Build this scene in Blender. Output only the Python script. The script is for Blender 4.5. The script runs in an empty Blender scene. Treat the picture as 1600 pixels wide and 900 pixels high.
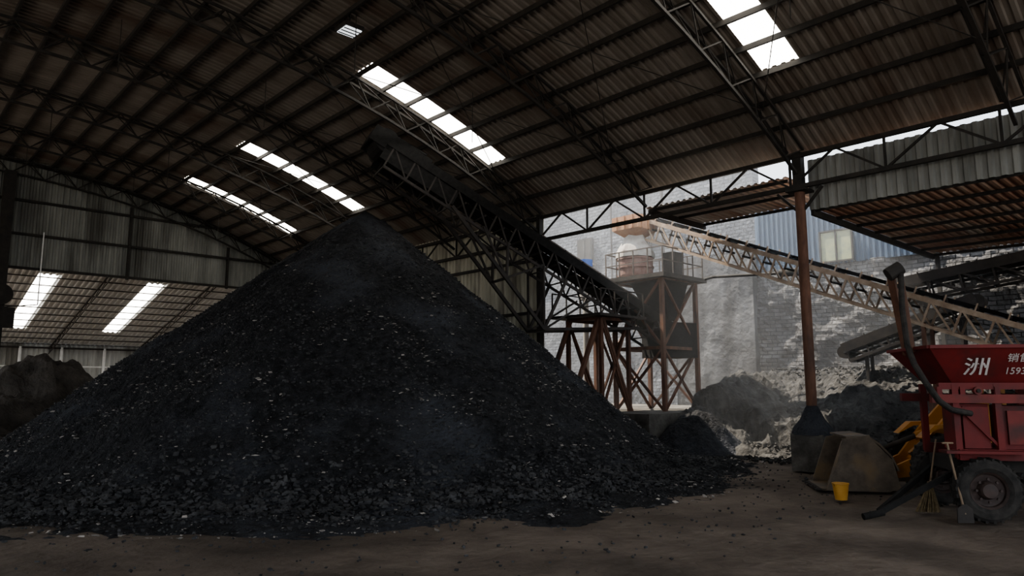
import bpy, math, random
from mathutils import Vector, Matrix, noise
random.seed(7)
scene = bpy.context.scene
try:
    scene.view_settings.look = 'AgX - Medium High Contrast'
except Exception as ex:
    print('look', ex)

# ---------------------------------------------------------------- materials
def new_mat(name):
    m = bpy.data.materials.new(name); m.use_nodes = True
    nt = m.node_tree; b = nt.nodes['Principled BSDF']
    return m, nt, b

def mat(name, c1, c2=None, rough=.8, metal=0., scale=3., stretch=(1,1,1), bump=.0, bscale=30., lo=.35, hi=.65, c3=None, s3=1.0):
    m, nt, b = new_mat(name)
    b.inputs['Roughness'].default_value = rough
    b.inputs['Metallic'].default_value = metal
    b.inputs['Base Color'].default_value = (*c1, 1)
    if rough >= .85: b.inputs['Specular IOR Level'].default_value = .25
    tc = nt.nodes.new('ShaderNodeTexCoord')
    if c2 is not None:
        mp = nt.nodes.new('ShaderNodeMapping'); mp.inputs['Scale'].default_value = stretch
        nt.links.new(tc.outputs['Object'], mp.inputs['Vector'])
        n = nt.nodes.new('ShaderNodeTexNoise'); n.inputs['Scale'].default_value = scale
        n.inputs['Detail'].default_value = 8; n.inputs['Roughness'].default_value = .65
        nt.links.new(mp.outputs['Vector'], n.inputs['Vector'])
        r = nt.nodes.new('ShaderNodeValToRGB')
        r.color_ramp.elements[0].position = lo; r.color_ramp.elements[0].color = (*c1, 1)
        r.color_ramp.elements[1].position = hi; r.color_ramp.elements[1].color = (*c2, 1)
        nt.links.new(n.outputs['Fac'], r.inputs['Fac'])
        out = r.outputs['Color']
        if c3 is not None:
            n3 = nt.nodes.new('ShaderNodeTexNoise'); n3.inputs['Scale'].default_value = s3; n3.inputs['Detail'].default_value = 6
            nt.links.new(mp.outputs['Vector'], n3.inputs['Vector'])
            r3 = nt.nodes.new('ShaderNodeValToRGB')
            r3.color_ramp.elements[0].position = .5; r3.color_ramp.elements[0].color = (0,0,0,1)
            r3.color_ramp.elements[1].position = .68; r3.color_ramp.elements[1].color = (1,1,1,1)
            nt.links.new(n3.outputs['Fac'], r3.inputs['Fac'])
            mx = nt.nodes.new('ShaderNodeMix'); mx.data_type = 'RGBA'
            nt.links.new(r3.outputs['Color'], mx.inputs[0])
            nt.links.new(out, mx.inputs[6]); mx.inputs[7].default_value = (*c3, 1)
            out = mx.outputs[2]
        nt.links.new(out, b.inputs['Base Color'])
    if bump > 0:
        n2 = nt.nodes.new('ShaderNodeTexNoise'); n2.inputs['Scale'].default_value = bscale; n2.inputs['Detail'].default_value = 8
        nt.links.new(tc.outputs['Object'], n2.inputs['Vector'])
        bp = nt.nodes.new('ShaderNodeBump'); bp.inputs['Strength'].default_value = bump; bp.inputs['Distance'].default_value = .1
        nt.links.new(n2.outputs['Fac'], bp.inputs['Height'])
        nt.links.new(bp.outputs['Normal'], b.inputs['Normal'])
    return m

def emis(name, col, s):
    m, nt, b = new_mat(name)
    b.inputs['Base Color'].default_value = (*col, 1)
    b.inputs['Emission Color'].default_value = (*col, 1)
    b.inputs['Emission Strength'].default_value = s
    return m

def brick_mat(name, c1, c2, mortar, stain):
    m, nt, b = new_mat(name); b.inputs['Roughness'].default_value = .95
    tc = nt.nodes.new('ShaderNodeTexCoord')
    sp = nt.nodes.new('ShaderNodeSeparateXYZ'); nt.links.new(tc.outputs['Object'], sp.inputs[0])
    cb = nt.nodes.new('ShaderNodeCombineXYZ')
    nt.links.new(sp.outputs['Y'], cb.inputs['X']); nt.links.new(sp.outputs['Z'], cb.inputs['Y'])
    bk = nt.nodes.new('ShaderNodeTexBrick')
    bk.inputs['Scale'].default_value = 1.0
    bk.inputs['Brick Width'].default_value = .40; bk.inputs['Row Height'].default_value = .15
    bk.inputs['Mortar Size'].default_value = .018; bk.inputs['Mortar Smooth'].default_value = .3
    bk.inputs['Color1'].default_value = (*c1, 1); bk.inputs['Color2'].default_value = (*c2, 1)
    bk.inputs['Mortar'].default_value = (*mortar, 1)
    nt.links.new(cb.outputs[0], bk.inputs['Vector'])
    n = nt.nodes.new('ShaderNodeTexNoise'); n.inputs['Scale'].default_value = .55; n.inputs['Detail'].default_value = 9; n.inputs['Roughness'].default_value = .7
    nt.links.new(tc.outputs['Object'], n.inputs['Vector'])
    r = nt.nodes.new('ShaderNodeValToRGB')
    r.color_ramp.elements[0].position = .45; r.color_ramp.elements[1].position = .62
    r.color_ramp.elements[1].color = (.8,.8,.8,1)
    nt.links.new(n.outputs['Fac'], r.inputs['Fac'])
    mx = nt.nodes.new('ShaderNodeMix'); mx.data_type = 'RGBA'
    nt.links.new(r.outputs['Color'], mx.inputs[0])
    nt.links.new(bk.outputs['Color'], mx.inputs[6]); mx.inputs[7].default_value = (*stain, 1)
    nt.links.new(mx.outputs[2], b.inputs['Base Color'])
    bp = nt.nodes.new('ShaderNodeBump'); bp.inputs['Strength'].default_value = 1.; bp.inputs['Distance'].default_value = .1
    inv = nt.nodes.new('ShaderNodeMath'); inv.operation = 'SUBTRACT'; inv.inputs[0].default_value = 1.
    nt.links.new(bk.outputs['Fac'], inv.inputs[1])
    n2 = nt.nodes.new('ShaderNodeTexNoise'); n2.inputs['Scale'].default_value = 5; n2.inputs['Detail'].default_value = 8
    nt.links.new(tc.outputs['Object'], n2.inputs['Vector'])
    ad = nt.nodes.new('ShaderNodeMath'); ad.operation = 'ADD'
    nt.links.new(inv.outputs[0], ad.inputs[0]); nt.links.new(n2.outputs['Fac'], ad.inputs[1])
    nt.links.new(ad.outputs[0], bp.inputs['Height']); nt.links.new(bp.outputs['Normal'], b.inputs['Normal'])
    return m

M = {}
M['coal'] = mat('coal', (.011,.011,.012), (.036,.0365,.040), rough=.9, scale=6, bump=1., bscale=14, lo=.4, hi=.7, c3=(.052,.056,.066), s3=.5)
M['coal_lump'] = mat('coal_lump', (.014,.014,.015), (.08,.079,.08), rough=.85, scale=3)
M['chip'] = mat('pale_chip', (.14,.13,.12), (.46,.42,.38), rough=.9, scale=2)
M['ground'] = mat('dirt_ground', (.10,.079,.064), (.19,.155,.128), rough=.9, scale=.8, bump=.6, bscale=6, c3=(.065,.052,.043), s3=.35)
M['dirt'] = mat('heaped_dirt', (.04,.036,.032), (.09,.08,.07), rough=.9, scale=1.5, bump=1., bscale=5)
M['bounce'] = mat('bounce_concrete', (.38,.36,.33), (.5,.48,.45), rough=.9, scale=.6)  # pale tone chosen to bounce sunlight into the hall
M['roof'] = mat('rusty_roof_sheet', (.14,.12,.10), (.21,.185,.16), rough=.8, scale=.6, stretch=(1,3,1), c3=(.09,.062,.047), s3=.22)
M['skylight'] = emis('skylight_glow', (1.,.97,.9), 8.)  # emission stands in for daylight coming through the translucent sheet
M['steel'] = mat('dark_steel', (.012,.0105,.009), (.03,.025,.02), rough=.8, scale=4)
M['gable'] = mat('gable_sheet', (.12,.12,.107), (.25,.25,.225), rough=.7, scale=1.2, stretch=(1.5,1.5,.25), c3=(.07,.066,.056), s3=.8)
M['clere'] = mat('dusty_sheet', (.14,.14,.125), (.27,.27,.25), rough=.7, scale=1.2, stretch=(1.5,1.5,.25), c3=(.08,.075,.065), s3=.8)
M['pale'] = mat('pale_sheet', (.3,.3,.28), (.5,.5,.47), rough=.7, scale=1.2, stretch=(1.5,1.5,.25), c3=(.16,.15,.13), s3=.8)
M['sidewall'] = mat('side_sheet', (.34,.32,.25), (.6,.57,.46), rough=.7, scale=1.4, stretch=(1.5,1.5,.25), c3=(.16,.14,.11), s3=1.2)
M['shedroof'] = mat('shed_roof_sheet', (.55,.55,.53), (.7,.7,.68), rough=.7, scale=1.)
M['column'] = mat('rust_column', (.075,.034,.02), (.15,.072,.044), rough=.75, scale=3, stretch=(2,2,.6), c3=(.04,.024,.018), s3=1.)
M['concrete'] = mat('concrete', (.08,.074,.066), (.16,.15,.135), rough=.95, scale=2, bump=.5, bscale=8, c3=(.035,.033,.03), s3=.8)
M['plaster'] = mat('stained_plaster', (.05,.051,.054), (.11,.112,.117), rough=.95, scale=.8, stretch=(1.5,1.5,.45), bump=.6, bscale=5, c3=(.02,.02,.022), s3=.5)
M['brick'] = brick_mat('gray_brick', (.075,.074,.076), (.14,.138,.14), (.022,.022,.022), (.035,.034,.035))
M['brickpale'] = brick_mat('pale_brick', (.10,.11,.13), (.165,.18,.205), (.045,.052,.06), (.06,.068,.08))
M['blue'] = mat('blue_sheet', (.028,.055,.10), (.045,.082,.135), rough=.8, scale=1.5, stretch=(1,1,.3))
M['rustroof'] = mat('rust_underside', (.30,.15,.095), (.40,.29,.22), rough=.8, scale=.5, stretch=(.6,2,1), c3=(.44,.38,.32), s3=.5)
M['canopy'] = mat('canopy_sheet', (.45,.40,.35), (.55,.52,.48), rough=.8, scale=.8, stretch=(.6,2,1), c3=(.32,.2,.14), s3=.6)
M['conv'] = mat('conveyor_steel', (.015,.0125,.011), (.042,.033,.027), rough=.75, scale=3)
M['convlit'] = mat('sunlit_rust_steel', (.21,.14,.09), (.40,.31,.23), rough=.7, scale=3)  # rusty conveyor steel, sunlit paleness put into the colour
M['rail'] = mat('painted_rail', (.05,.038,.03), (.11,.09,.075), rough=.7, scale=3)
M['belt'] = mat('rubber_belt', (.010,.0095,.009), (.020,.019,.018), rough=.9, scale=8)
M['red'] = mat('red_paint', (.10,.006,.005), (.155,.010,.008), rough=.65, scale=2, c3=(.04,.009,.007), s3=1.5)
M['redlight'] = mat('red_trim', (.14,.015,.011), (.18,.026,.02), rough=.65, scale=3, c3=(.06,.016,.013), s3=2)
M['yellow'] = mat('yellow_paint', (.38,.15,.012), (.48,.21,.018), rough=.6, scale=2, c3=(.14,.075,.032), s3=2)
M['bucket'] = mat('worn_bucket', (.07,.052,.036), (.15,.115,.08), rough=.6, scale=3, c3=(.19,.12,.05), s3=1.4)
M['tire'] = mat('tire_rubber', (.018,.017,.016), (.05,.045,.04), rough=.85, scale=6)
M['rim'] = mat('wheel_rim', (.035,.024,.02), (.07,.045,.038), rough=.7, scale=5)
M['white'] = mat('white_paint', (.6,.6,.58), (.75,.74,.72), rough=.7, scale=4)
M['lettering'] = mat('white_lettering', (.45,.41,.38), (.58,.54,.52), rough=.7, scale=4)
M['vessel'] = mat('pale_vessel', (.28,.26,.235), (.44,.42,.38), rough=.7, scale=2, c3=(.16,.13,.11), s3=2)
M['orange'] = mat('orange_rust', (.28,.13,.06), (.38,.22,.12), rough=.7, scale=2)
M['redrust'] = mat('red_rust', (.16,.08,.062), (.25,.16,.13), rough=.7, scale=2)
M['bluecap'] = mat('blue_cap', (.05,.12,.4), (.06,.15,.45), rough=.5)
M['pail'] = mat('yellow_plastic', (.45,.22,.03), (.5,.27,.05), rough=.5, scale=4)
M['wood'] = mat('wood_handle', (.16,.11,.07), (.24,.17,.11), rough=.7, scale=5)
M['straw'] = mat('broom_straw', (.12,.09,.05), (.25,.19,.11), rough=.9, scale=20)
M['rubble'] = mat('gray_rubble', (.028,.0275,.027), (.078,.076,.073), rough=.95, scale=2.5, bump=1., bscale=7, c3=(.015,.0148,.0145), s3=.9)
M['lampglass'] = emis('lamp_glass', (.9,.95,1.), 1.2)
M['glass'] = mat('dusty_glass', (.18,.21,.15), (.3,.31,.18), rough=.3, scale=3)

# ---------------------------------------------------------------- mesh builder
class MB:
    def __init__(s): s.v=[]; s.f=[]; s.m=[]; s.mats=[]
    def mi(s, k):
        if k not in s.mats: s.mats.append(k)
        return s.mats.index(k)
    def add(s, vs, fs, k):
        o=len(s.v); i=s.mi(k)
        s.v.extend([tuple(p) for p in vs])
        for f in fs: s.f.append(tuple(o+a for a in f)); s.m.append(i)
    def box(s, c, size, k, rz=0.):
        x,y,z=size[0]/2,size[1]/2,size[2]/2; R=Matrix.Rotation(rz,3,'Z'); c=Vector(c)
        vs=[c+R@Vector((a*x,b*y,d*z)) for d in(-1,1) for b in(-1,1) for a in(-1,1)]
        s.add(vs,[(0,2,3,1),(4,5,7,6),(0,1,5,4),(2,6,7,3),(0,4,6,2),(1,3,7,5)],k)
    def frame(s,p0,p1):
        p0=Vector(p0);p1=Vector(p1);d=(p1-p0).normalized()
        up=Vector((0,0,1)) if abs(d.z)<.98 else Vector((0,1,0))
        a=d.cross(up).normalized(); b=a.cross(d).normalized()
        return p0,p1,d,a,b
    def beam(s,p0,p1,w,h,k):
        p0,p1,d,a,b=s.frame(p0,p1)
        vs=[q+a*(i*w/2)+b*(j*h/2) for q in(p0,p1) for j in(-1,1) for i in(-1,1)]
        s.add(vs,[(0,2,3,1),(4,5,7,6),(0,1,5,4),(2,6,7,3),(0,4,6,2),(1,3,7,5)],k)
    def cyl(s,p0,p1,r0,k,r1=None,n=16,cap=True):
        if r1 is None: r1=r0
        p0,p1,d,a,b=s.frame(p0,p1)
        vs=[q+a*(r*math.cos(2*math.pi*i/n))+b*(r*math.sin(2*math.pi*i/n)) for q,r in((p0,r0),(p1,r1)) for i in range(n)]
        fs=[(i,(i+1)%n,n+(i+1)%n,n+i) for i in range(n)]
        if cap: fs+= [tuple(range(n))[::-1],tuple(range(n,2*n))]
        s.add(vs,fs,k)
    def lathe(s,c,axis,prof,k,n=32):
        c=Vector(c);p0,p1,d,a,b=s.frame(c,c+Vector(axis))
        vs=[];m=len(prof)
        for (h,r) in prof:
            for i in range(n):
                t=2*math.pi*i/n; vs.append(c+d*h+a*(r*math.cos(t))+b*(r*math.sin(t)))
        fs=[(j*n+i,j*n+(i+1)%n,(j+1)*n+(i+1)%n,(j+1)*n+i) for j in range(m-1) for i in range(n)]
        s.add(vs,fs,k)
    def prism(s,prof,ax0,ax1,k):  # prof in (x,z), extruded in y
        n=len(prof)
        vs=[(x,ax0,z) for x,z in prof]+[(x,ax1,z) for x,z in prof]
        s.add(vs,[tuple(range(n)),tuple(range(n,2*n))[::-1]]+[(i,n+i,n+(i+1)%n,(i+1)%n) for i in range(n)],k)
    def quad(s,a,b,c,d,k): s.add([a,b,c,d],[(0,1,2,3)],k)
    def obj(s,name,parent=None,smooth=False,loc=None,rz=None):
        me=bpy.data.meshes.new(name); me.from_pydata(s.v,[],s.f)
        for k in s.mats: me.materials.append(M[k])
        me.polygons.foreach_set('material_index',s.m)
        if smooth: me.polygons.foreach_set('use_smooth',[True]*len(s.f))
        me.update()
        o=bpy.data.objects.new(name,me); scene.collection.objects.link(o)
        if parent: o.parent=parent
        if loc: o.location=loc
        if rz is not None: o.rotation_euler[2]=rz
        return o

def empty(name,loc=(0,0,0),rz=0):
    e=bpy.data.objects.new(name,None); e.location=loc; e.rotation_euler[2]=rz
    scene.collection.objects.link(e); return e

# ---------------------------------------------------------------- hall shell
XE, ZE, ZC, CX, HW = 16.7, 7.8, 11.35, 1.0, 15.7
Y0, Y1 = -10.0, 34.5
def roofz(x): return ZC-(ZC-ZE)*(abs(x-CX)/HW)**2.3
N=39; xs=[CX-HW+2*HW*i/N for i in range(N+1)]

def corr_samples(s0,s1,pitch,amp):
    out=[];n=int(round((s1-s0)/pitch))
    for i in range(n):
        b=s0+i*pitch
        out+=[(b,amp),(b+.35*pitch,amp),(b+.5*pitch,-amp),(b+.85*pitch,-amp)]
    out.append((s1,amp)); return out

sky=[]
for yy in (6.3,15.65,23.9,29.75,-3.):
    sky.append((30,36,yy,yy+.84)); sky.append((3,9,yy,yy+.84))  # second strip is unseen, added on the other side for more light
def is_sky(i,yc):
    return any(a<=i<b and y0<yc<y1 for a,b,y0,y1 in sky)
samp=corr_samples(Y0,Y1+.24,.21,.015)
rx=list(xs); rx[0]-=.25; rx[-1]+=.25
roof=MB()
vs=[(x,y,roofz(x)+.03+o) for (y,o) in samp for x in rx]; nx=len(xs)
fr=[];fk=[]
for j in range(len(samp)-1):
    yc=(samp[j][0]+samp[j+1][0])/2
    for i in range(N):
        f=(j*nx+i,j*nx+i+1,(j+1)*nx+i+1,(j+1)*nx+i)
        (fk if is_sky(i,yc) else fr).append(f)
roof.add(vs,fr,'roof'); roof.obj('ceiling')
sk=MB(); sk.add(vs,fk,'skylight'); sk.obj('window_1')

# purlins (channels along the hall)
pu=MB()
for x in xs[1:-1]:
    pu.beam((x,Y0,roofz(x)-.07),(x,Y1-.05,roofz(x)-.07),.06,.12,'steel')
pu.obj('roof_purlins')

# arched lattice trusses
tr=MB()
ty=[7.5+4.5*k for k in range(-3,6)]+[34.2]
for y in ty:
    m=26
    xx=[CX-HW+.15+(2*HW-.3)*i/m for i in range(m+1)]
    top=[[Vector((x,y+dy,roofz(x)-.19)) for x in xx] for dy in(-.2,.2)]
    bot=[Vector((x,y,roofz(x)-.19-.55)) for x in xx]
    for i in range(m):
        for t in top: tr.beam(t[i],t[i+1],.06,.06,'steel')
        tr.beam(bot[i],bot[i+1],.07,.07,'steel')
        mid=(bot[i]+bot[i+1])/2
        for t in top:
            tr.beam(t[i],mid,.03,.03,'steel'); tr.beam(mid,t[i+1],.03,.03,'steel')
        tr.beam(top[0][i],top[1][i],.03,.03,'steel')
        tr.beam(top[0][i],top[1][i+1],.025,.025,'steel')
tr.obj('arched_roof_trusses')

# side (eave) lattice girders
def girder(sx):
    sg=MB()
    for z in (7.58,6.80):
        sg.beam((sx,Y0,z),(sx,Y1-.3,z),.1,.1,'steel')
    n=40; st=(Y1-.3-Y0)/n
    for i in range(n):
        y=Y0+i*st
        if i%2==0: sg.beam((sx,y,6.80),(sx,y+st,7.58),.05,.05,'steel')
        else: sg.beam((sx,y,7.58),(sx,y+st,6.80),.05,.05,'steel')
        if i%2==0: sg.beam((sx,y,6.80),(sx,y,7.58),.05,.05,'steel')
    sg.obj('eave_lattice_girder')
girder(XE-.1); girder(CX-HW+.1)

# slack tie rods and wires under the roof
rd=MB()
for y in (5.2,14.0,19.0,27.5,32.):
    for x in (4.2,8.,11.6):
        rd.cyl((x,y,roofz(x)-.1),(x,y,roofz(x)-1.5),.012,'steel',n=5)
for k in range(0,8):
    y=3+4.5*k
    if y+4.5<34:
        rd.cyl((8,y,roofz(8)-.3),(15,y+4.5,roofz(15)-.3),.012,'steel',n=5)
        rd.cyl((8,y+4.5,roofz(8)-.3),(15,y,roofz(15)-.3),.012,'steel',n=5)
rd.obj('roof_bracing_rods')

# vertical corrugated sheets
def corr_wall(name,s0,s1,pitch,amp,axis,pos,bot,top,k):
    sm=corr_samples(s0,s1,pitch,amp); b=MB(); v=[]
    for s_,o in sm:
        for z in (bot(s_),top(s_)):
            v.append((s_,pos+o,z) if axis=='x' else (pos+o,s_,z))
    b.add(v,[(2*i,2*i+2,2*i+3,2*i+1) for i in range(len(sm)-1)],k)
    return b.obj(name)
corr_wall('wall_gable',CX-HW,XE,.22,.025,'x',34.5,lambda x:6.65,lambda x:roofz(x)+.06,'gable')
corr_wall('wall_right',16.5,34.4,.22,.025,'y',16.84,lambda y:.0,lambda y:7.77,'sidewall')
corr_wall('wall_left',Y0,34.4,.22,.025,'y',CX-HW-.12,lambda y:6.2,lambda y:7.77,'sidewall')  # unseen wall, bottom edge raised so low daylight reaches the roof
corr_wall('wall_clerestory',Y0,7.4,.22,.025,'y',16.95,lambda y:6.25,lambda y:7.52,'clere')
gg=MB()
for z in (6.7,8.1,9.5):
    half=HW*((ZC-z)/(ZC-ZE))**(1/2.3) if z>ZE else HW
    gg.beam((max(CX-half+.3,CX-HW+.2),34.38,z),(min(CX+half-.3,XE-.2),34.38,z),.1,.1,'steel')
for x in (8.6,13.,-.5):
    gg.beam((x,34.36,6.6),(x,34.36,roofz(x)-.8),.1,.12,'steel')
gg.obj('gable_girts')
gs=MB()
for z in (2.2,4.4,6.2):
    gs.beam((16.76,16.6,z),(16.76,34.3,z),.06,.1,'steel')
gs.obj('side_girts')

# columns
def column(y,x=XE-.02,r=.12,ped=True,name='steel_column',matk='column',zt=6.73):
    c=MB()
    c.cyl((x,y,1.0 if ped else 0),(x,y,zt),r,matk,n=20)
    c.box((x,y,zt-.03),(.5,.5,.06),'steel')
    for d in ((.35,0),(-.35,0)):
        c.beam((x,y,zt-.6),(x,y+d[0]*1.6,zt),.06,.06,'steel')
    c.box((x,y,7.2),(.22,.22,.95),'steel')
    if ped:
        c.box((x,y,.42),(.76,.76,.85),'concrete')
        c.lathe((x,y,.83),(0,0,1),[(0,.50),(.15,.44),(.35,.28),(.62,.15),(.7,.1)],'coal',n=14)
    return c.obj(name)
column(7.5)
column(-1.5)
c=MB()
for y in (16.45,25.5,34.2):
    c.beam((16.62,y,0),(16.62,y,7.7),.16,.16,'steel')
c.obj('side_columns')
c=MB()
for y in (-8.8,0,8.5,17,25.5,34.2):
    c.beam((CX-HW,y,0),(CX-HW,y,7.7),.2,.2,'steel')
c.obj('side_columns')
# gable column with fan and switch box
c=MB()
c.beam((4.0,34.1,0),(4.0,34.1,roofz(4)-.7),.4,.3,'steel')
c.box((4.05,33.85,4.6),(.95,.3,.8),'steel')
c.cyl((4.,33.65,5.5),(4.,34.,5.5),.42,'steel',n=20)
c.cyl((4.,33.6,5.5),(4.,33.66,5.5),.1,'conv',n=10)
c.beam((5.3,34,5.2),(5.3,34,8.2),.04,.04,'white')
c.beam((4.,34,5.0),(5.3,34,5.2),.04,.04,'steel')
c.obj('gable_column')

# neighbouring shed behind the gable
def shz(y): return 7.5-.238*(y-34.5)
b=MB(); v=[];fa=[];fs=[]
sm=corr_samples(-4.,24.,.25,.025); ys=[34.7,37.1,45.2,48.]
for x,o in sm:
    for y in ys: v.append((x,y,shz(y)+o))
for j in range(len(sm)-1):
    xc=(sm[j][0]+sm[j+1][0])/2
    for i in range(3):
        f=(j*4+i,j*4+i+1,(j+1)*4+i+1,(j+1)*4+i)
        if i==1 and any(abs(xc-q)<.42 for q in (1.6,6.1,10.6,15.1)): fs.append(f)
        else: fa.append(f)
b.add(v,fa,'shedroof'); b.obj('roof_shed')
b=MB(); b.add(v,fs,'skylight'); b.obj('window_2')
b=MB()
for i in range(13):
    y=35.2+i*1.05; b.beam((-4,y,shz(y)-.06),(24,y,shz(y)-.06),.04,.05,'conv')
for x in (-1,3.6,8.2,12.8,17.4):
    b.beam((x,34.8,shz(34.8)-.3),(x,47.9,shz(47.9)-.3),.06,.06,'conv')
    b.beam((x,34.8,shz(34.8)-.6),(x,47.9,shz(47.9)-.6),.04,.04,'conv')
    for i in range(12):
        ya=34.8+i*1.09; b.beam((x,ya,shz(ya)-.3),(x,ya+1.09,shz(ya+1.09)-.6),.025,.025,'conv')
b.obj('shed_roof_framing')
corr_wall('wall_back',-4.,24.,.25,.025,'x',48.,lambda x:0,lambda x:shz(48),'pale')
b=MB()
for x in (6.8,8.8,11.,4.8): b.cyl((x,47.6,0),(x,47.6,4.1),.08,'white',n=10)
b.beam((-4,47.6,3.0),(24,47.6,3.0),.06,.06,'white'); b.beam((-4,47.6,4.05),(24,47.6,4.05),.1,.1,'conv')
b.obj('shed_posts')

# lamp
b=MB(); z=roofz(8)-.35
b.box((8,14.3,z),(.5,.5,.1),'steel'); b.box((8,14.3,z-.06),(.42,.42,.03),'lampglass')
for q in(-.14,0,.14): b.beam((8-.22,14.3+q,z-.085),(8.22,14.3+q,z-.085),.02,.02,'steel')
b.cyl((8,14.3,z),(8,14.3,z+.4),.02,'steel',n=6)
b.obj('ceiling_lamp')

# ---------------------------------------------------------------- ground
def fr3(x,y,z,o=5): return noise.fractal(Vector((x,y,z)),.9,2.1,o)
g=MB(); 
gx=[-90,-50,-25]+[-14+.45*i for i in range(92)]+[32,50,90]
gy=[-60,-30]+[-14+.45*i for i in range(110)]+[40,60,100]
v=[(x,y,-.04+.035*fr3(x*.5,y*.5,0,4)) for y in gy for x in gx]; n=len(gx)
g.add(v,[(j*n+i,j*n+i+1,(j+1)*n+i+1,(j+1)*n+i) for j in range(len(gy)-1) for i in range(n-1)],'ground')
g.obj('floor',smooth=True)
b=MB(); b.box((0,-34.5,-.02),(110,48,.12),'bounce'); b.box((-40,22,-.02),(48,64,.12),'bounce'); b.obj('bounce_apron')  # added unseen slabs that throw sunlight up onto the roof

# ---------------------------------------------------------------- the big coal pile
PX,PY,PH,PR=10.8,18.0,7.25,9.15
def pile_z(x,y):
    dx,dy=x-PX,y-PY; r=math.hypot(dx,dy); th=math.atan2(dy,dx)
    R=PR*(1+.035*math.sin(3*th+1)+.02*math.sin(7*th))
    t=r/R
    h=PH*(1-t)
    h-= .12*math.exp(-(r/.35)**2)
    if t>.94: h=PH*(.06*math.exp(-(t-.94)/.06)) 
    h+= .10*fr3(x*.8,y*.8,3.)*min(1,r) + .12*noise.noise(Vector((th*6,r*.25,1)))*min(1,r/3)*(1 if t<.9 else .3)
    h+= .04*fr3(x*4,y*4,9.,3)
    return h
pl=MB(); nr,na=190,560; v=[];f=[]
for i in range(nr+1):
    r=PR*1.28*(i/nr)
    for j in range(na):
        a=2*math.pi*j/na; x=PX+r*math.cos(a); y=PY+r*math.sin(a)
        z=pile_z(x,y)
        if i>=nr-1: z=-.12
        elif r>PR*1.05: z-= .5*(r/PR-1.05)
        if y>15.8 and x>16.5: x=16.5
        v.append((x,y,z))
for i in range(nr):
    for j in range(na):
        f.append((i*na+j,i*na+(j+1)%na,(i+1)*na+(j+1)%na,(i+1)*na+j))
pl.add(v,f,'coal'); pl.obj('coal_pile')

OCT=[(1,0,0),(-1,0,0),(0,1,0),(0,-1,0),(0,0,1),(0,0,-1),]
OF=[(0,2,4),(2,1,4),(1,3,4),(3,0,4),(2,0,5),(1,2,5),(3,1,5),(0,3,5)]
BX=[(a,b_,c_) for c_ in(-1,1) for b_ in(-1,1) for a in(-1,1)]
BF=[(0,2,3,1),(4,5,7,6),(0,1,5,4),(2,6,7,3),(0,4,6,2),(1,3,7,5)]
def lump(b,p,s,k,flat=.7):
    R=Matrix.Rotation(random.random()*6.28,3,'Z')@Matrix.Rotation(random.uniform(-.6,.6),3,'X')
    src,ff=(BX,BF) if random.random()<.6 else (OCT,OF)
    q=.62 if src is BX else 1.
    sc=(s*random.uniform(.6,1.3)*q,s*random.uniform(.5,1.)*q,s*flat*random.uniform(.5,1.)*q)
    p=Vector(p)
    b.add([p+R@Vector((a[0]*sc[0]*random.uniform(.6,1.2),a[1]*sc[1]*random.uniform(.6,1.2),a[2]*sc[2]*random.uniform(.6,1.2))) for a in src],ff,k)
lm=MB()
def ok(x,y): return not (x>16.4 and y>15.8)
for _ in range(16000):      # lumps over the face
    a=random.uniform(math.pi*.9,math.pi*2.1); r=PR*math.sqrt(random.uniform(.02,1.0))
    x,y=PX+r*math.cos(a),PY+r*math.sin(a)
    if ok(x,y): lump(lm,(x,y,pile_z(x,y)+.008),random.uniform(.015,.055),'coal_lump')
for _ in range(12000):      # skirt of lumps at the toe
    a=random.uniform(math.pi*.9,math.pi*2.1); r=PR*(1.0+random.gauss(.04,.06))
    x,y=PX+r*math.cos(a),PY+r*math.sin(a)
    if r>PR*.85 and ok(x,y): lump(lm,(x,y,max(pile_z(x,y)-(max(0,.5*(r/PR-1.05))),-.02)+.02),random.uniform(.02,.085)*(1 if r<PR*1.08 else .6),'coal_lump')
for _ in range(900):        # strays on the floor
    a=random.uniform(math.pi*1.05,math.pi*1.95); r=PR*random.uniform(1.1,1.5)
    x,y=PX+r*math.cos(a),PY+r*math.sin(a)
    if x<16.5: lump(lm,(x,y,-.01),random.uniform(.012,.04),'coal_lump')
lm.obj('coal_lumps')
ch=MB()
for _ in range(9500):
    a=random.uniform(math.pi*.9,math.pi*2.1); r=PR*min(1.2,max(.1,random.gauss(.82,.22)))
    if noise.noise(Vector((a*4,r*.7,5)))<random.uniform(-.25,.45): continue
    x,y=PX+r*math.cos(a),PY+r*math.sin(a)
    if ok(x,y): lump(ch,(x,y,max(pile_z(x,y),-.01)+.018),random.choice([.012,.012,.014,.014,.018,.022,.03,.04,.06]),'chip',flat=.3)
ch.obj('pale_debris')

def heap(name,cx,cy,rx,ry,h,z0,k,amp=.15,seed=0,n=90,freq=1.2,xmax=None):
    b=MB(); v=[];f=[]
    for i in range(n//2+1):
        t=i/(n//2)
        for j in range(n):
            a=2*math.pi*j/n; rr=1+.12*math.sin(2*a+seed)+.08*math.sin(5*a+seed*2)
            x=cx+rx*t*rr*math.cos(a); y=cy+ry*t*rr*math.sin(a)
            z=z0+h*(.5+.5*math.cos(math.pi*t))**.9*(1+0*t)+amp*fr3(x*freq,y*freq,seed)*(1-t**4)
            if i==n//2: z=z0-.1
            if xmax: x=min(x,xmax)
            v.append((x,y,z))
    for i in range(n//2):
        for j in range(n): f.append((i*n+j,i*n+(j+1)%n,(i+1)*n+(j+1)%n,(i+1)*n+j))
    b.add(v,f,k); return b.obj(name)
heap('coal_heap',5.1,30.2,3.6,3.2,3.0,0,'dirt',.35,2)
heap('dirt_heap',1.2,24.6,4.2,3.6,1.5,0,'dirt',.35,5)
heap('dirt_heap',3.5,27.2,3.,3.,1.7,0,'dirt',.3,9)

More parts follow.
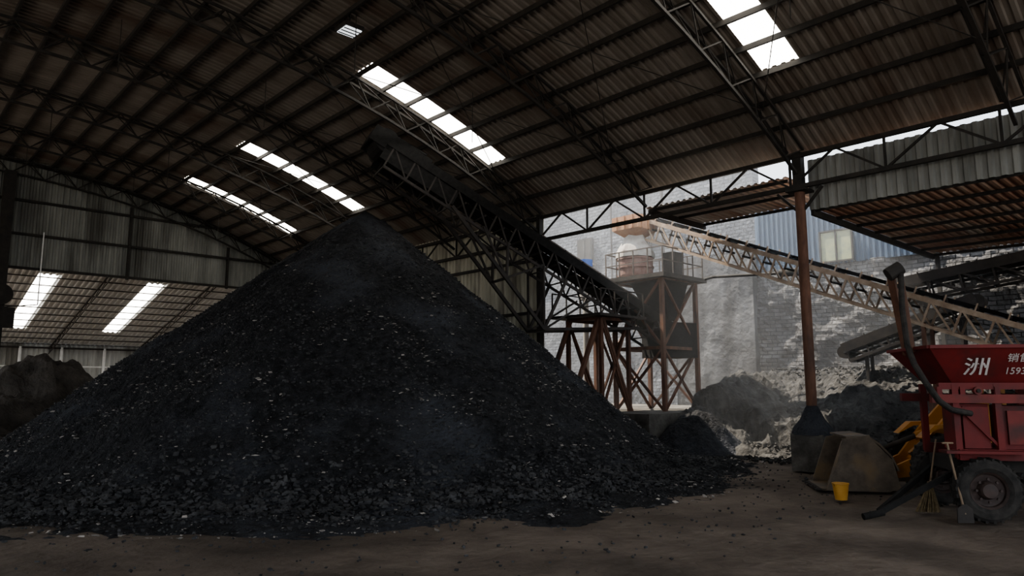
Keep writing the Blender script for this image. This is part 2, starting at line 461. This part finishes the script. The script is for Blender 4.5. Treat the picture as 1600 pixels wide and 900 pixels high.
# ---------------------------------------------------------------- yard behind the open bay
def rough_wall(name,x,y0,y1,z0,z1,k,amp,step=.12):
    b=MB(); ny=int((y1-y0)/step); nz=int((z1-z0)/step); v=[]
    for j in range(nz+1):
        for i in range(ny+1):
            y=y0+(y1-y0)*i/ny; z=z0+(z1-z0)*j/nz
            v.append((x+amp*fr3(y*1.1,z*1.1,x,6),y,z))
    m=ny+1
    b.add(v,[(j*m+i,(j+1)*m+i,(j+1)*m+i+1,j*m+i+1) for j in range(nz) for i in range(ny)],k)
    b.quad((x+.5,y0,z0),(x+.5,y1,z0),(x+.5,y1,z1),(x+.5,y0,z1),k)
    b.quad((x,y0,z0),(x+.5,y0,z0),(x+.5,y0,z1),(x,y0,z1),k)
    b.quad((x,y1,z0),(x+.5,y1,z0),(x+.5,y1,z1),(x,y1,z1),k)
    b.quad((x,y0,z1),(x+.5,y0,z1),(x+.5,y1,z1),(x,y1,z1),k)
    return b.obj(name)
rough_wall('wall_brick',26.55,-6,13.9,0,6.5,'brick',.24)
rough_wall('wall_plaster',26.2,13.9,17.6,0,7.4,'plaster',.06)
rough_wall('wall_brick_tall',26.6,13.9,36.,0,13.,'brickpale',.05,.25)
corr_wall('wall_blue',-6.,13.9,.2,.03,'y',26.55,lambda y:6.45,lambda y:9.5,'blue')
w=MB()
w.box((26.42,10.6,7.1),(.1,1.1,1.1),'glass')
for yy in (10.02,10.6,11.18): w.box((26.36,yy,7.1),(.08,.06,1.2),'steel')
for zz in (6.52,7.68): w.box((26.36,10.6,zz),(.08,1.2,.06),'steel')
w.obj('window_3')
# windows and drain pipe on the tall wall
w=MB()
for (yy,zz) in ((19.5,8.6),(23.,8.6),(26.5,8.6)):
    w.box((26.5,yy,zz),(.12,1.,1.3),'steel'); w.box((26.43,yy,zz),(.05,.85,1.15),'steel')
    w.box((26.4,yy,zz),(.05,.05,1.2),'concrete'); w.box((26.45,yy,zz-.72),(.25,1.3,.1),'concrete')
w.obj('window_4')
w=MB(); w.cyl((26.3,18.2,0),(26.3,18.2,12.),.07,'conv',n=8); w.cyl((26.35,21.2,0),(26.35,21.2,12.),.05,'conv',n=8); w.obj('drain_pipe')

# raised concrete platform
b=MB(); b.box((21.55,18.3,.55),(8.6,11.4,1.14),'concrete'); b.obj('loading_platform')

# rubble banked against the wall
b=MB(); v=[]; X0,X1_,YA,YB=18.2,26.2,-2,13.2; st=.1
nx_=int((X1_-X0)/st); ny_=int((YB-YA)/st)
for j in range(ny_+1):
    for i in range(nx_+1):
        x=X0+i*st; y=YA+j*st
        e=max(0,min(1,(x-19.6-.8*math.sin(y*.7))/4.5)); e=e*e*(3-2*e)
        edge=min(1,(x-X0)/.8)
        z=2.3*e+edge*(.36*abs(fr3(x*1.3,y*1.3,4))+.22*fr3(x*.5,y*.5,8)+.06*fr3(x*6,y*6,1,3))
        z+=edge*.75*max(0,min(1,(x-20.2-.4*fr3(x,y,2))*3))*(1-e)*max(0,min(1,(y-7)*1.))
        ey=max(0,1-abs(y-12.6)/2.2); z+=1.1*ey*ey*(3-2*ey)*min(1,(x-X0)/1.)*(1-e)
        if i==0 or j==0: z=-.15
        v.append((x,y,z))
m=nx_+1
b.add(v,[(j*m+i,j*m+i+1,(j+1)*m+i+1,(j+1)*m+i) for j in range(ny_) for i in range(nx_)],'rubble')
b.obj('rubble_bank')
b=MB()
for _ in range(2200):
    x=random.uniform(17.3,25); y=random.uniform(3,12.4)
    if x<18 and 6.5<y<8.5: continue
    e=max(0,min(1,(x-19.6-.8*math.sin(y*.7))/4.5)); e=e*e*(3-2*e)
    lump(b,(x,y,(.02 if x<19.0 else .25)+2.3*e),random.uniform(.03,.12),'rubble')
b.obj('loose_rubble')
heap('coal_spill',18.4,11.8,1.9,1.5,1.2,-.02,'coal',.2,3)

# flat rusty roof of the lean-to, right
def flat_roof(name,x0,x1,y0,y1,z,k,pit=.2):
    b=MB(); sm=corr_samples(y0,y1,pit,.02); n=5; v=[]
    for y,o in sm:
        for i in range(n): v.append((x0+(x1-x0)*i/(n-1),y,z+o))
    b.add(v,[(j*n+i,j*n+i+1,(j+1)*n+i+1,(j+1)*n+i) for j in range(len(sm)-1) for i in range(n-1)],k)
    q=int((x1-x0)/1.3)
    for i in range(q+1):
        x=x0+.1+(x1-x0-.2)*i/q; b.beam((x,y0,z-.08),(x,y1,z-.08),.05,.08,'steel')
    b.beam((x0,y1-.05,z-.14),(x1,y1-.05,z-.14),.08,.16,'steel')
    return b.obj(name)
flat_roof('roof_lean_to',17.0,26.2,-10,7.4,6.35,'rustroof')
flat_roof('roof_canopy',17.05,20.1,8.0,12.3,7.25,'canopy')
b=MB()
for p in ((26.0,7.2),(26.0,1.)):
    b.beam((p[0],p[1],0),(p[0],p[1],6.2),.12,.12,'steel')
b.obj('lean_to_posts')

# ---------------------------------------------------------------- conveyors
def conveyor(name,A,B,w=.8,depth=.5,side='conv',truss='conv',hood=None,seg=14,walk=False,solid=False):
    A=Vector(A);B=Vector(B);e=empty(name)
    d=(B-A).normalized(); a=d.cross(Vector((0,0,1))).normalized(); u=a.cross(d).normalized()
    L=(B-A).length
    P=lambda t,s,h: A+d*(L*t)+a*s+u*h
    fr_=MB()
    for s in(-w/2,w/2):
        fr_.beam(P(0,s,0),P(1,s,0),.07,.14,side)
        fr_.beam(P(.02,s,-depth),P(.98,s,-depth),.06,.08,truss)
        for i in range(seg):
            t0=.02+.96*i/seg;t1=.02+.96*(i+1)/seg
            fr_.beam(P(t0,s,0),P(t0,s,-depth),.05,.05,truss)
            fr_.beam(P(t0,s,0),P(t1,s,-depth),.045,.045,truss)
        if solid: fr_.beam(P(0,s,.12),P(1,s,.12),.02,.2,side)
    for i in range(seg+1):
        t=.02+.96*i/seg
        fr_.beam(P(t,-w/2,-depth),P(t,w/2,-depth),.04,.04,truss)
        fr_.beam(P(t,-w/2,0),P(t,w/2,0),.04,.04,truss)
    fr_.obj('frame',e)
    bl=MB(); n=40
    prof=[(-.42,.2),(-.2,.1),(.2,.1),(.42,.2)]; v=[]
    for i in range(n+1):
        for s,h in prof: v.append(P(i/n,s*w,h))
    bl.add(v,[(i*4+k,i*4+k+1,(i+1)*4+k+1,(i+1)*4+k) for i in range(n) for k in range(3)],'belt')
    bl.quad(P(0,-.4*w,-.2),P(1,-.4*w,-.2),P(1,.4*w,-.2),P(0,.4*w,-.2),'belt')
    bl.obj('belt',e)
    ro=MB()
    for t in (0,1): ro.cyl(P(t,-w/2+.03,-.03),P(t,w/2-.03,-.03),.19,'conv',n=20)
    k=int(L/.7)
    for i in range(1,k):
        t=i/k
        ro.cyl(P(t,-.2*w,.05),P(t,.2*w,.05),.05,'conv',n=8)
        for sg_ in(-1,1):
            ro.cyl(P(t,sg_*.2*w,.05),P(t,sg_*.46*w,.16),.05,'conv',n=8)
            ro.beam(P(t,sg_*w/2,0),P(t,sg_*w/2,.26),.04,.03,side)
        ro.cyl(P(t,-.45*w,-.25),P(t,.45*w,-.25),.035,'conv',n=8)
    ro.obj('rollers',e)
    return e,P,d,a,u,L
e1,P1,d1,a1,u1,L1=conveyor('belt_conveyor',(10.95,17.35,8.95),(20.75,14.25,3.75),w=1.05,depth=.7,side='belt',solid=True,seg=15)
x=MB()
# drive motor, head drum cover and side plates
x.cyl(P1(.0,-.85,-.05),P1(.0,-.5,-.05),.2,'conv',n=14); x.box(P1(.03,-.7,.14),(.5,.3,.36),'conv')
x.beam(P1(-.03,0,.30),P1(.10,0,.36),1.0,.05,'belt')
for s in(-.53,.53):
    x.beam(P1(-.045,s,.05),P1(.12,s,.05),.03,.5,'belt')
    x.beam(P1(.0,s,-.30),P1(.22,s,-.33),.03,.45,'belt')
x.beam(P1(-.045,0,.18),P1(-.045,0,-.25),.8,.03,'belt')
x.lathe(P1(-.005,-.5,.05),(a1.x,a1.y,a1.z),[(-.02,.0),(-.02,.36),(1.02,.36),(1.02,0)],'belt',n=18)
for q in range(14): x.beam(P1(.10+.03*q,-.52,.30+.04*math.sin(q*2)),P1(.127+.03*q,-.52,.30),.08,.1,'belt')
x.obj('head_guard',e1)
x=MB()
# cantilever struts under the boom
for s in(-.55,.55):
    x.beam(P1(.22,s,-.6),Vector(P1(.60,s,-2.4)),.10,.10,'conv')
    x.beam(P1(.60,s,-2.4),P1(.88,s,-.6),.09,.09,'conv')
    x.beam(P1(.40,s,-.6),P1(.44,s,-1.62),.07,.07,'conv')
    x.beam(P1(.52,s,-.6),P1(.44,s,-1.62),.06,.06,'conv')
    x.beam(P1(.32,s,-.6),P1(.44,s,-1.62),.06,.06,'conv')
    x.beam(P1(.60,s,-.6),P1(.60,s,-2.4),.08,.08,'conv')
    x.beam(P1(.52,s,-.6),P1(.60,s,-2.4),.06,.06,'conv')
    x.beam(P1(.70,s,-.6),P1(.60,s,-2.4),.06,.06,'conv')
for t,h in ((.44,-1.62),(.60,-2.4)): x.beam(P1(t,-.55,h),P1(t,.55,h),.07,.07,'conv')
# handrail
for s in(-.6,):
    pts=[P1(.55+.05*i,s,0)for i in range(9)]
    for p in pts: x.beam(p,p+Vector((0,0,.85)),.035,.035,'rail')
    x.beam(pts[0]+Vector((0,0,.85)),pts[-1]+Vector((0,0,.85)),.035,.035,'rail')
x.obj('boom_struts',e1)
# support tower of the boom
x=MB()
def tower(b,x0,x1,y0,y1,z0,zs,k,w=.11,xb=True):
    zt=zs[-1]
    for px in(x0,x1):
        for py in(y0,y1): b.beam((px,py,z0),(px,py,zt),w,w,k)
    prev=z0
    for z in zs:
        for px in(x0,x1):
            b.beam((px,y0,z),(px,y1,z),w*.8,w*.8,k)
            if xb: b.beam((px,y0,prev),(px,y1,z),w*.55,w*.55,k); b.beam((px,y1,prev),(px,y0,z),w*.55,w*.55,k)
        for py in(y0,y1):
            b.beam((x0,py,z),(x1,py,z),w*.8,w*.8,k)
            if xb: b.beam((x0,py,prev),(x1,py,z),w*.55,w*.55,k); b.beam((x1,py,prev),(x0,py,z),w*.55,w*.55,k)
        prev=z
tower(x,17.4,18.8,14.5,15.9,1.1,[4.1],'column',.12)
x.box((18.1,15.2,4.18),(2.4,2.2,.08),'conv')
for s in (14.15,16.25):
    x.beam((17.0,s,5.0),(19.2,s,5.0),.04,.04,'conv')
    for q in (17.,17.7,18.4,19.2): x.beam((q,s,4.2),(q,s,5.0),.04,.04,'conv')
x.beam((15.9,14.6,1.0),(17.4,14.6,4.1),.12,.12,'column'); x.beam((15.9,15.8,1.0),(17.4,15.8,4.1),.12,.12,'column')
x.beam((18.9,14.5,1.1),(17.5,14.5,4.1),.1,.1,'column')
x.obj('support_trestle',e1)

# feed tower with hopper vessel
T=empty('hopper_tower')
x=MB()
tower(x,19.5,21.5,13.6,15.6,1.1,[3.2,5.55],'column',.13)
x.box((20.5,14.6,5.60),(2.6,2.6,.14),'conv')
for (p,q) in (((19.3,13.4),(21.7,13.4)),((21.7,13.4),(21.7,15.8)),((21.7,15.8),(19.3,15.8)),((19.3,15.8),(19.3,13.4))):
    for h in(.45,.9): x.beam((*p,5.66+h),(*q,5.66+h),.035,.035,'rail')
    for i in range(4):
        t=i/4; a_=(p[0]+(q[0]-p[0])*t,p[1]+(q[1]-p[1])*t); x.beam((*a_,5.66),(*a_,6.56),.035,.035,'rail')
x.obj('frame',T)
x=MB()
c=(20.1,15.1,5.66)
x.lathe(c,(0,0,1),[(0,.60),(.78,.62),(.8,.0)],'redrust')
for q in (.1,.4,.7): x.lathe((20.1,15.1,5.66+q),(0,0,1),[(0,.62),(0,.65),(.05,.65),(.05,.62)],'redrust')
x.lathe((20.1,15.1,6.44),(0,0,1),[(0,.70),(.2,.68),(.42,.56),(.62,.42),(.85,.34),(1.0,.3)],'vessel',n=8)
x.box((20.1,15.1,7.66),(1.15,1.15,.48),'orange')
for q in(-.35,0,.35): x.box((20.1+q,14.5,7.66),(.04,.06,.48),'orange'); x.box((19.5,15.1+q,7.66),(.06,.04,.48),'orange')
x.add([(19.525,14.525,7.43),(20.675,14.525,7.43),(20.675,15.675,7.43),(19.525,15.675,7.43),(19.85,14.85,7.18),(20.35,14.85,7.18),(20.35,15.35,7.18),(19.85,15.35,7.18)],[(0,1,5,4),(1,2,6,5),(2,3,7,6),(3,0,4,7)],'orange')
x.box((20.9,14.1,6.15),(.5,.5,.9),'conv')
x.obj('vessel',T,smooth=False)
x=MB()
x.lathe((19.1,16.6,5.0),(0,0,1),[(0,.24),(1.2,.24),(1.22,0)],'vessel'); x.lathe((19.1,16.6,6.2),(0,0,1),[(0,.27),(.25,.27),(.3,0)],'bluecap')
x.cyl((19.1,16.6,1.1),(19.1,16.6,5.0),.1,'vessel')
# receiving hopper/boot around the tail
x.add([(19.9,13.75,5.5),(21.3,13.75,5.5),(21.3,15.2,5.5),(19.9,15.2,5.5),(20.4,14.,4.2),(21.,14.,4.2),(21.,14.7,4.2),(20.4,14.7,4.2)],[(0,1,5,4),(1,2,6,5),(2,3,7,6),(3,0,4,7)],'belt')
x.box((20.8,14.25,3.5),(1.5,1.15,1.2),'belt',-.3)
x.obj('chute',T)
x=MB()
x.cyl((21.7,13.0,5.7),(22.0,10.6,5.6),.05,'steel'); x.cyl((22.0,10.7,5.6),(22.1,10.1,5.6),.13,'steel'); x.cyl((22.1,10.1,5.6),(22.15,9.7,5.55),.05,'steel')
x.cyl((21.7,15.2,5.4),(21.7,13.0,5.7),.05,'steel')
x.obj('pipe',T)

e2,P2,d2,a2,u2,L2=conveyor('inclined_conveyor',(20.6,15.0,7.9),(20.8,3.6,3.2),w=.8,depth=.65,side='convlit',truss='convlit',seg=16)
x=MB()
for t in (.8,):
    for s in(-.38,.38):
        p=P2(t,s,-.6); x.beam(p,(p.x+s*.6,p.y,.2),.09,.09,'column')
    x.beam(P2(t,-.38,-1.6),P2(t,.38,-1.6),.05,.05,'column')
x.obj('legs',e2)
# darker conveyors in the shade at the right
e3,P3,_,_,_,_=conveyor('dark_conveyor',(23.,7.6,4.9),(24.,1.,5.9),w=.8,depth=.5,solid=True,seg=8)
x=MB()
for t in(.1,.9):
    for s in(-.36,.36):
        p=P3(t,s,-.5); x.beam(p,(p.x,p.y,1.6),.1,.1,'conv')
x.obj('legs',e3)
e4,P4,_,_,_,_=conveyor('loading_conveyor',(22.4,8.9,3.0),(22.8,5.4,4.3),w=.7,depth=.35,solid=True,seg=6)
x=MB()
for t in(.15,.85):
    for s in(-.3,.3):
        p=P4(t,s,-.35); x.beam(p,(p.x,p.y,.8),.08,.08,'conv')
x.obj('legs',e4)

# ---------------------------------------------------------------- tyres helper
def tyre(b,c,axis,R,w,rimk='rim',lugs=26):
    c=Vector(c); ax=Vector(axis).normalized()
    h=w/2
    b.lathe(c,ax,[(-h*.75,R*.58),(-h,R*.70),(-h*.95,R*.88),(-h*.75,R*.97),(0,R),(h*.75,R*.97),(h*.95,R*.88),(h,R*.70),(h*.75,R*.58)],'tire',n=40)
    for sgn in(-1,1):
        b.lathe(c+ax*(sgn*h*.55),ax*sgn,[(.03,R*.58),(.0,R*.52),(-.04,R*.5),(-.06,R*.3),(.02,R*.26),(.06,R*.22),(.07,0)],rimk,n=28)
    p0,p1,d,a_,b_=b.frame(c,c+ax)
    for i in range(lugs):
        t=2*math.pi*i/lugs; o=a_*math.cos(t)+b_*math.sin(t); tg=-a_*math.sin(t)+b_*math.cos(t)
        for sgn in(-1,1):
            b.beam(c+o*R*.985+ax*(sgn*h*.1),c+o*R*.955+ax*(sgn*h*.85)+tg*R*.05,.035*R/.45,.05*R/.45,'tire')
    for i in range(8):
        t=2*math.pi*i/8; o=a_*math.cos(t)+b_*math.sin(t)
        for sgn in(-1,1): b.cyl(c+ax*(sgn*h*.5)+o*R*.36,c+ax*(sgn*(h*.5+.03))+o*R*.36,.02,rimk,n=6)

# ---------------------------------------------------------------- red hopper trailer
R_=empty('red_hopper_trailer',(12.5,3.11,0),math.radians(-53))
x=MB()
tyre(x,(0.,-.1,.45),(0,-1,0),.46,.26); tyre(x,(0.,1.5,.45),(0,-1,0),.46,.26)
x.cyl((0,.0,.45),(0,1.4,.45),.05,'steel')
x.obj('wheels',R_)
x=MB()
# hopper: flared tub
HX=-.68
top=[(HX,-.25),(2.9,-.25),(2.9,1.5),(HX,1.5)]; bot=[(HX+.42,.1),(2.4,.1),(2.4,1.2),(HX+.42,1.2)]
v=[(a,b,2.55) for a,b in top]+[(a,b,2.0) for a,b in bot]
x.add(v,[(0,1,5,4),(1,2,6,5),(2,3,7,6),(3,0,4,7)],'red')
v=[(a*.985,b*.985+.01,2.55) for a,b in top]+[(a*.985,b+.01,2.03) for a,b in bot]
x.add(v,[(0,1,5,4),(1,2,6,5),(2,3,7,6),(3,0,4,7),(4,5,6,7)],'red')
for i in range(4):
    a=top[i];b_=top[(i+1)%4]; x.beam((*a,2.56),(*b_,2.56),.07,.05,'red')
x.obj('hopper',R_)
x=MB()
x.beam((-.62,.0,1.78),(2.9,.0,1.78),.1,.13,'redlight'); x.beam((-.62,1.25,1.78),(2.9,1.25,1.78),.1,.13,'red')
x.beam((-.5,.02,1.97),(2.6,.02,1.97),.08,.1,'red')
x.beam((-.3,.0,.95),(2.9,.0,.95),.12,.16,'red'); x.beam((-.3,1.25,.95),(2.9,1.25,.95),.12,.16,'red')
for q in (-.28,.3,1.2,2.6):
    for yy in (.02,1.23): x.beam((q,yy,.9),(q,yy,2.0),.09,.09,'red')
for q in (-.5,-.18,.3,.75,1.2):
    x.box((q,-.0,1.88),(.07,.08,.16),'red')
x.box((.0,.06,1.35),(.36,.05,.62),'red'); x.box((-.02,.35,1.35),(.45,.5,.7),'red')
x.cyl((.02,.0,1.9),(.02,-.08,1.9),.06,'redlight',n=14); x.cyl((.02,-.08,1.9),(.02,-.1,1.9),.03,'steel',n=10)
x.box((.75,.3,1.35),(.7,.4,.65),'red'); x.box((1.7,.3,1.3),(.6,.4,.6),'red')
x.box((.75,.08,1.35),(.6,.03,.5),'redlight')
x.beam((-.27,.02,1.7),(.3,.02,1.05),.04,.04,'red')
x.box((.4,.65,.78),(1.4,.9,.2),'steel'); x.box((0,-.1,1.0),(1.1,.3,.04),'red')
x.obj('chassis',R_)
x=MB()
x.beam((-.2,.2,.72),(-1.55,-.3,.12),.05,.08,'belt'); x.beam((-.2,1.1,.72),(-1.55,-.25,.12),.05,.08,'belt')
x.cyl((-1.8,-.37,.06),(-1.5,-.3,.12),.05,'belt')
x.obj('drawbar',R_)
# hose and standpipe
x=MB()
pts=[(-.84,.2,3.75),(-.86,.2,3.2),(-.86,.1,2.6),(-.85,-.1,2.3),(-.78,-.32,2.0),(-.62,-.3,1.75),(-.42,-.2,1.62),(-.1,-.05,1.56)]
for i in range(len(pts)-1): x.cyl(pts[i],pts[i+1],.045,'tire',n=10)
for p in pts[1:-1]: x.lathe((p[0],p[1],p[2]-.045),(0,0,1),[(0,0),(.015,.03),(.045,.045),(.075,.03),(.09,0)],'tire',n=10)
x.beam((-.6,.9,2.5),(-.95,.35,3.8),.1,.1,'column'); x.cyl((-1.02,.25,3.74),(-.82,.25,3.86),.11,'steel',n=12)
x.beam((-.82,.3,3.8),(-.72,.3,2.5),.07,.07,'column')
x.obj('hose',R_)
def text(body,size,loc,rx,parent,name,k='lettering',sx=1.,off=0.):
    cu=bpy.data.curves.new(name,'FONT'); cu.body=body; cu.size=size; cu.extrude=.003; cu.offset=off
    o=bpy.data.objects.new(name,cu); cu.materials.append(M[k]); scene.collection.objects.link(o)
    o.parent=parent; o.location=loc; o.rotation_euler=(rx,0,0); o.scale[0]=sx; return o
tilt=math.atan2(.55,-.35)
def fy(z): return .1-.35*(z-2.0)/.55-.012
text('洲',.33,(-.16,fy(2.16),2.16),tilt,R_,'painted_mark',sx=1.15,off=.002)
text('销售电',.16,(.42,fy(2.34),2.34),tilt,R_,'painted_words')
text('1593244',.165,(.42,fy(2.15),2.15),tilt,R_,'painted_number',sx=.9)

# ---------------------------------------------------------------- wheel loader
W=empty('wheel_loader',(14.9,5.25,0),math.radians(-54))
BW=.62
x=MB()
prof=[(-1.3,.02),(-.98,.93),(-.5,1.02),(-.12,.6),(0,.05)]
for yy in(-BW,BW): x.prism(prof,yy-.02,yy+.02,'bucket')
shell=[(-1.38,.03),(-.7,.03),(-.2,.03),(-.02,.14),(-.02,.4),(-.12,.65),(-.32,.88),(-.52,1.03),(-.9,1.0)]
for i in range(len(shell)-1):
    a=shell[i];b_=shell[i+1]; x.beam((a[0],0,a[1]),(b_[0],0,b_[1]),BW*2,.035,'bucket')
x.beam((-1.38,-BW,.03),(-1.38,BW,.03),.12,.03,'conv')
x.beam((-1.3,-BW-.03,.05),(-.98,-BW-.03,.93),.07,.03,'bucket'); x.beam((-.98,-BW-.03,.95),(-.5,-BW-.03,1.03),.05,.05,'bucket')
for i in range(6): x.beam((-1.36,-.58+i*.232,.03),(-1.5,-.58+i*.232,.03),.06,.03,'conv')
x.obj('bucket',W)
x=MB()
for yy in(-.38,.38):
    pr=[(.0,.25),(.0,.48),(.3,.62),(.7,1.15),(1.1,1.6),(1.4,1.6),(1.4,1.3),(1.0,1.12),(.7,.75),(.35,.3)]
    x.prism(pr,yy-.05,yy+.05,'yellow')
x.beam((.4,0,.65),(1.3,0,1.5),.12,.1,'yellow'); x.cyl((-.1,0,.75),(.6,0,1.05),.05,'conv'); x.cyl((.5,0,1.0),(1.4,0,1.3),.08,'yellow')
x.cyl((.5,-.4,.55),(.5,.4,.55),.07,'yellow')
x.obj('lift_arms',W)
x=MB()
x.box((1.7,0,.95),(.9,.8,.7),'yellow'); x.box((2.7,0,1.0),(1.5,.7,.4),'yellow')
x.prism([(2.2,1.1),(2.25,1.7),(3.7,1.65),(3.9,1.5),(3.9,1.0)],-.5,.5,'yellow')
x.box((1.55,0,1.42),(.35,.6,.45),'yellow')
for yy in(-.62,.62): x.prism([(.35,1.02),(.6,1.25),(1.2,1.27),(1.45,1.05),(1.4,1.0),(1.15,1.2),(.65,1.18)],yy-.15,yy+.15,'yellow')
for p in ((1.9,-.45),(1.9,.45),(2.9,-.45),(2.9,.45)): x.beam((p[0],p[1],1.6),(p[0],p[1]*.9,2.2),.07,.07,'yellow')
x.box((2.4,0,2.23),(1.2,1.0,.08),'yellow'); x.box((2.4,0,1.7),(.5,.5,.3),'steel')
x.obj('body',W)
x=MB()
for xx in(.75,3.2):
    for yy in(-.66,.66): tyre(x,(xx,yy,.54),(0,-1 if yy<0 else 1,0),.55,.32,'yellow',22)
    x.cyl((xx,-.62,.54),(xx,.62,.54),.09,'steel')
x.obj('wheels',W)

# ---------------------------------------------------------------- small things
x=MB()
x.lathe((0,0,0),(0,0,1),[(0,0),(0,.10),(.26,.135),(.27,.145),(.285,.145),(.285,.13),(.02,.09)],'pail',n=28)
for i in range(12):
    a=math.pi*i/12;b_=math.pi*(i+1)/12
    x.cyl((.14*math.cos(a),.05,.27-.11*math.sin(a)*.6),(.14*math.cos(b_),.05,.27-.11*math.sin(b_)*.6),.004,'steel',n=5)
x.obj('yellow_pail',loc=(12.85,5.35,0))
x=MB()
x.cyl((0,0,.42),(.30,.25,1.1),.014,'wood',n=8); x.cyl((0,0,.36),(.0,0,.46),.04,'wood',n=10)
for i in range(110):
    a=random.uniform(0,6.28); r=random.uniform(0,1)**.5
    x.beam((.03*r*math.cos(a),.03*r*math.sin(a),.42),(-.12+.2*r*math.cos(a),-.08+.12*r*math.sin(a),.01),.008,.008,'straw')
x.obj('straw_broom',loc=(12.75,3.9,0),rz=-.75)
x=MB()
x.cyl((0,0,.12),(-.05,.22,1.12),.016,'wood',n=8)
x.cyl((-.12,.22,1.12),(.04,.22,1.12),.014,'wood',n=8)
x.prism([(-.12,.0),(-.11,.2),(-.03,.26),(.03,.26),(.11,.2),(.12,.0)],-.01,.01,'conv')
x.obj('shovel',loc=(12.05,3.25,0),rz=-.75)

# ---------------------------------------------------------------- dust haze in the yard
mv=bpy.data.materials.new('dust'); mv.use_nodes=True; nt=mv.node_tree; nt.nodes.clear()
o_=nt.nodes.new('ShaderNodeOutputMaterial'); vsn=nt.nodes.new('ShaderNodeVolumeScatter')
vsn.inputs['Density'].default_value=.016; vsn.inputs['Anisotropy'].default_value=.3; vsn.inputs['Color'].default_value=(.95,.97,1,1)
nt.links.new(vsn.outputs[0],o_.inputs['Volume']); M['dust']=mv
x=MB(); x.box((21.65,13,5.2),(8.8,17.,10.),'dust'); x.obj('dust_haze')

# ---------------------------------------------------------------- light
w=bpy.data.worlds.new('World'); scene.world=w; w.use_nodes=True
bg=w.node_tree.nodes['Background']
bg.inputs['Color'].default_value=(.84,.91,1.,1); bg.inputs['Strength'].default_value=2.35
sd=bpy.data.lights.new('sun','SUN'); sd.energy=14; sd.angle=math.radians(.6); sd.color=(1,.90,.76)
so=bpy.data.objects.new('sun',sd); scene.collection.objects.link(so)
so.rotation_euler=Vector((.16,-.5,-.85)).to_track_quat('-Z','Y').to_euler()

# ---------------------------------------------------------------- camera
cd=bpy.data.cameras.new('camera'); cd.sensor_width=36; cd.lens=24.75; cd.clip_end=400
co=bpy.data.objects.new('camera',cd); scene.collection.objects.link(co)
co.location=(0,0,2.0); co.rotation_euler=(math.radians(97.77),0,math.radians(-43))
scene.camera=co
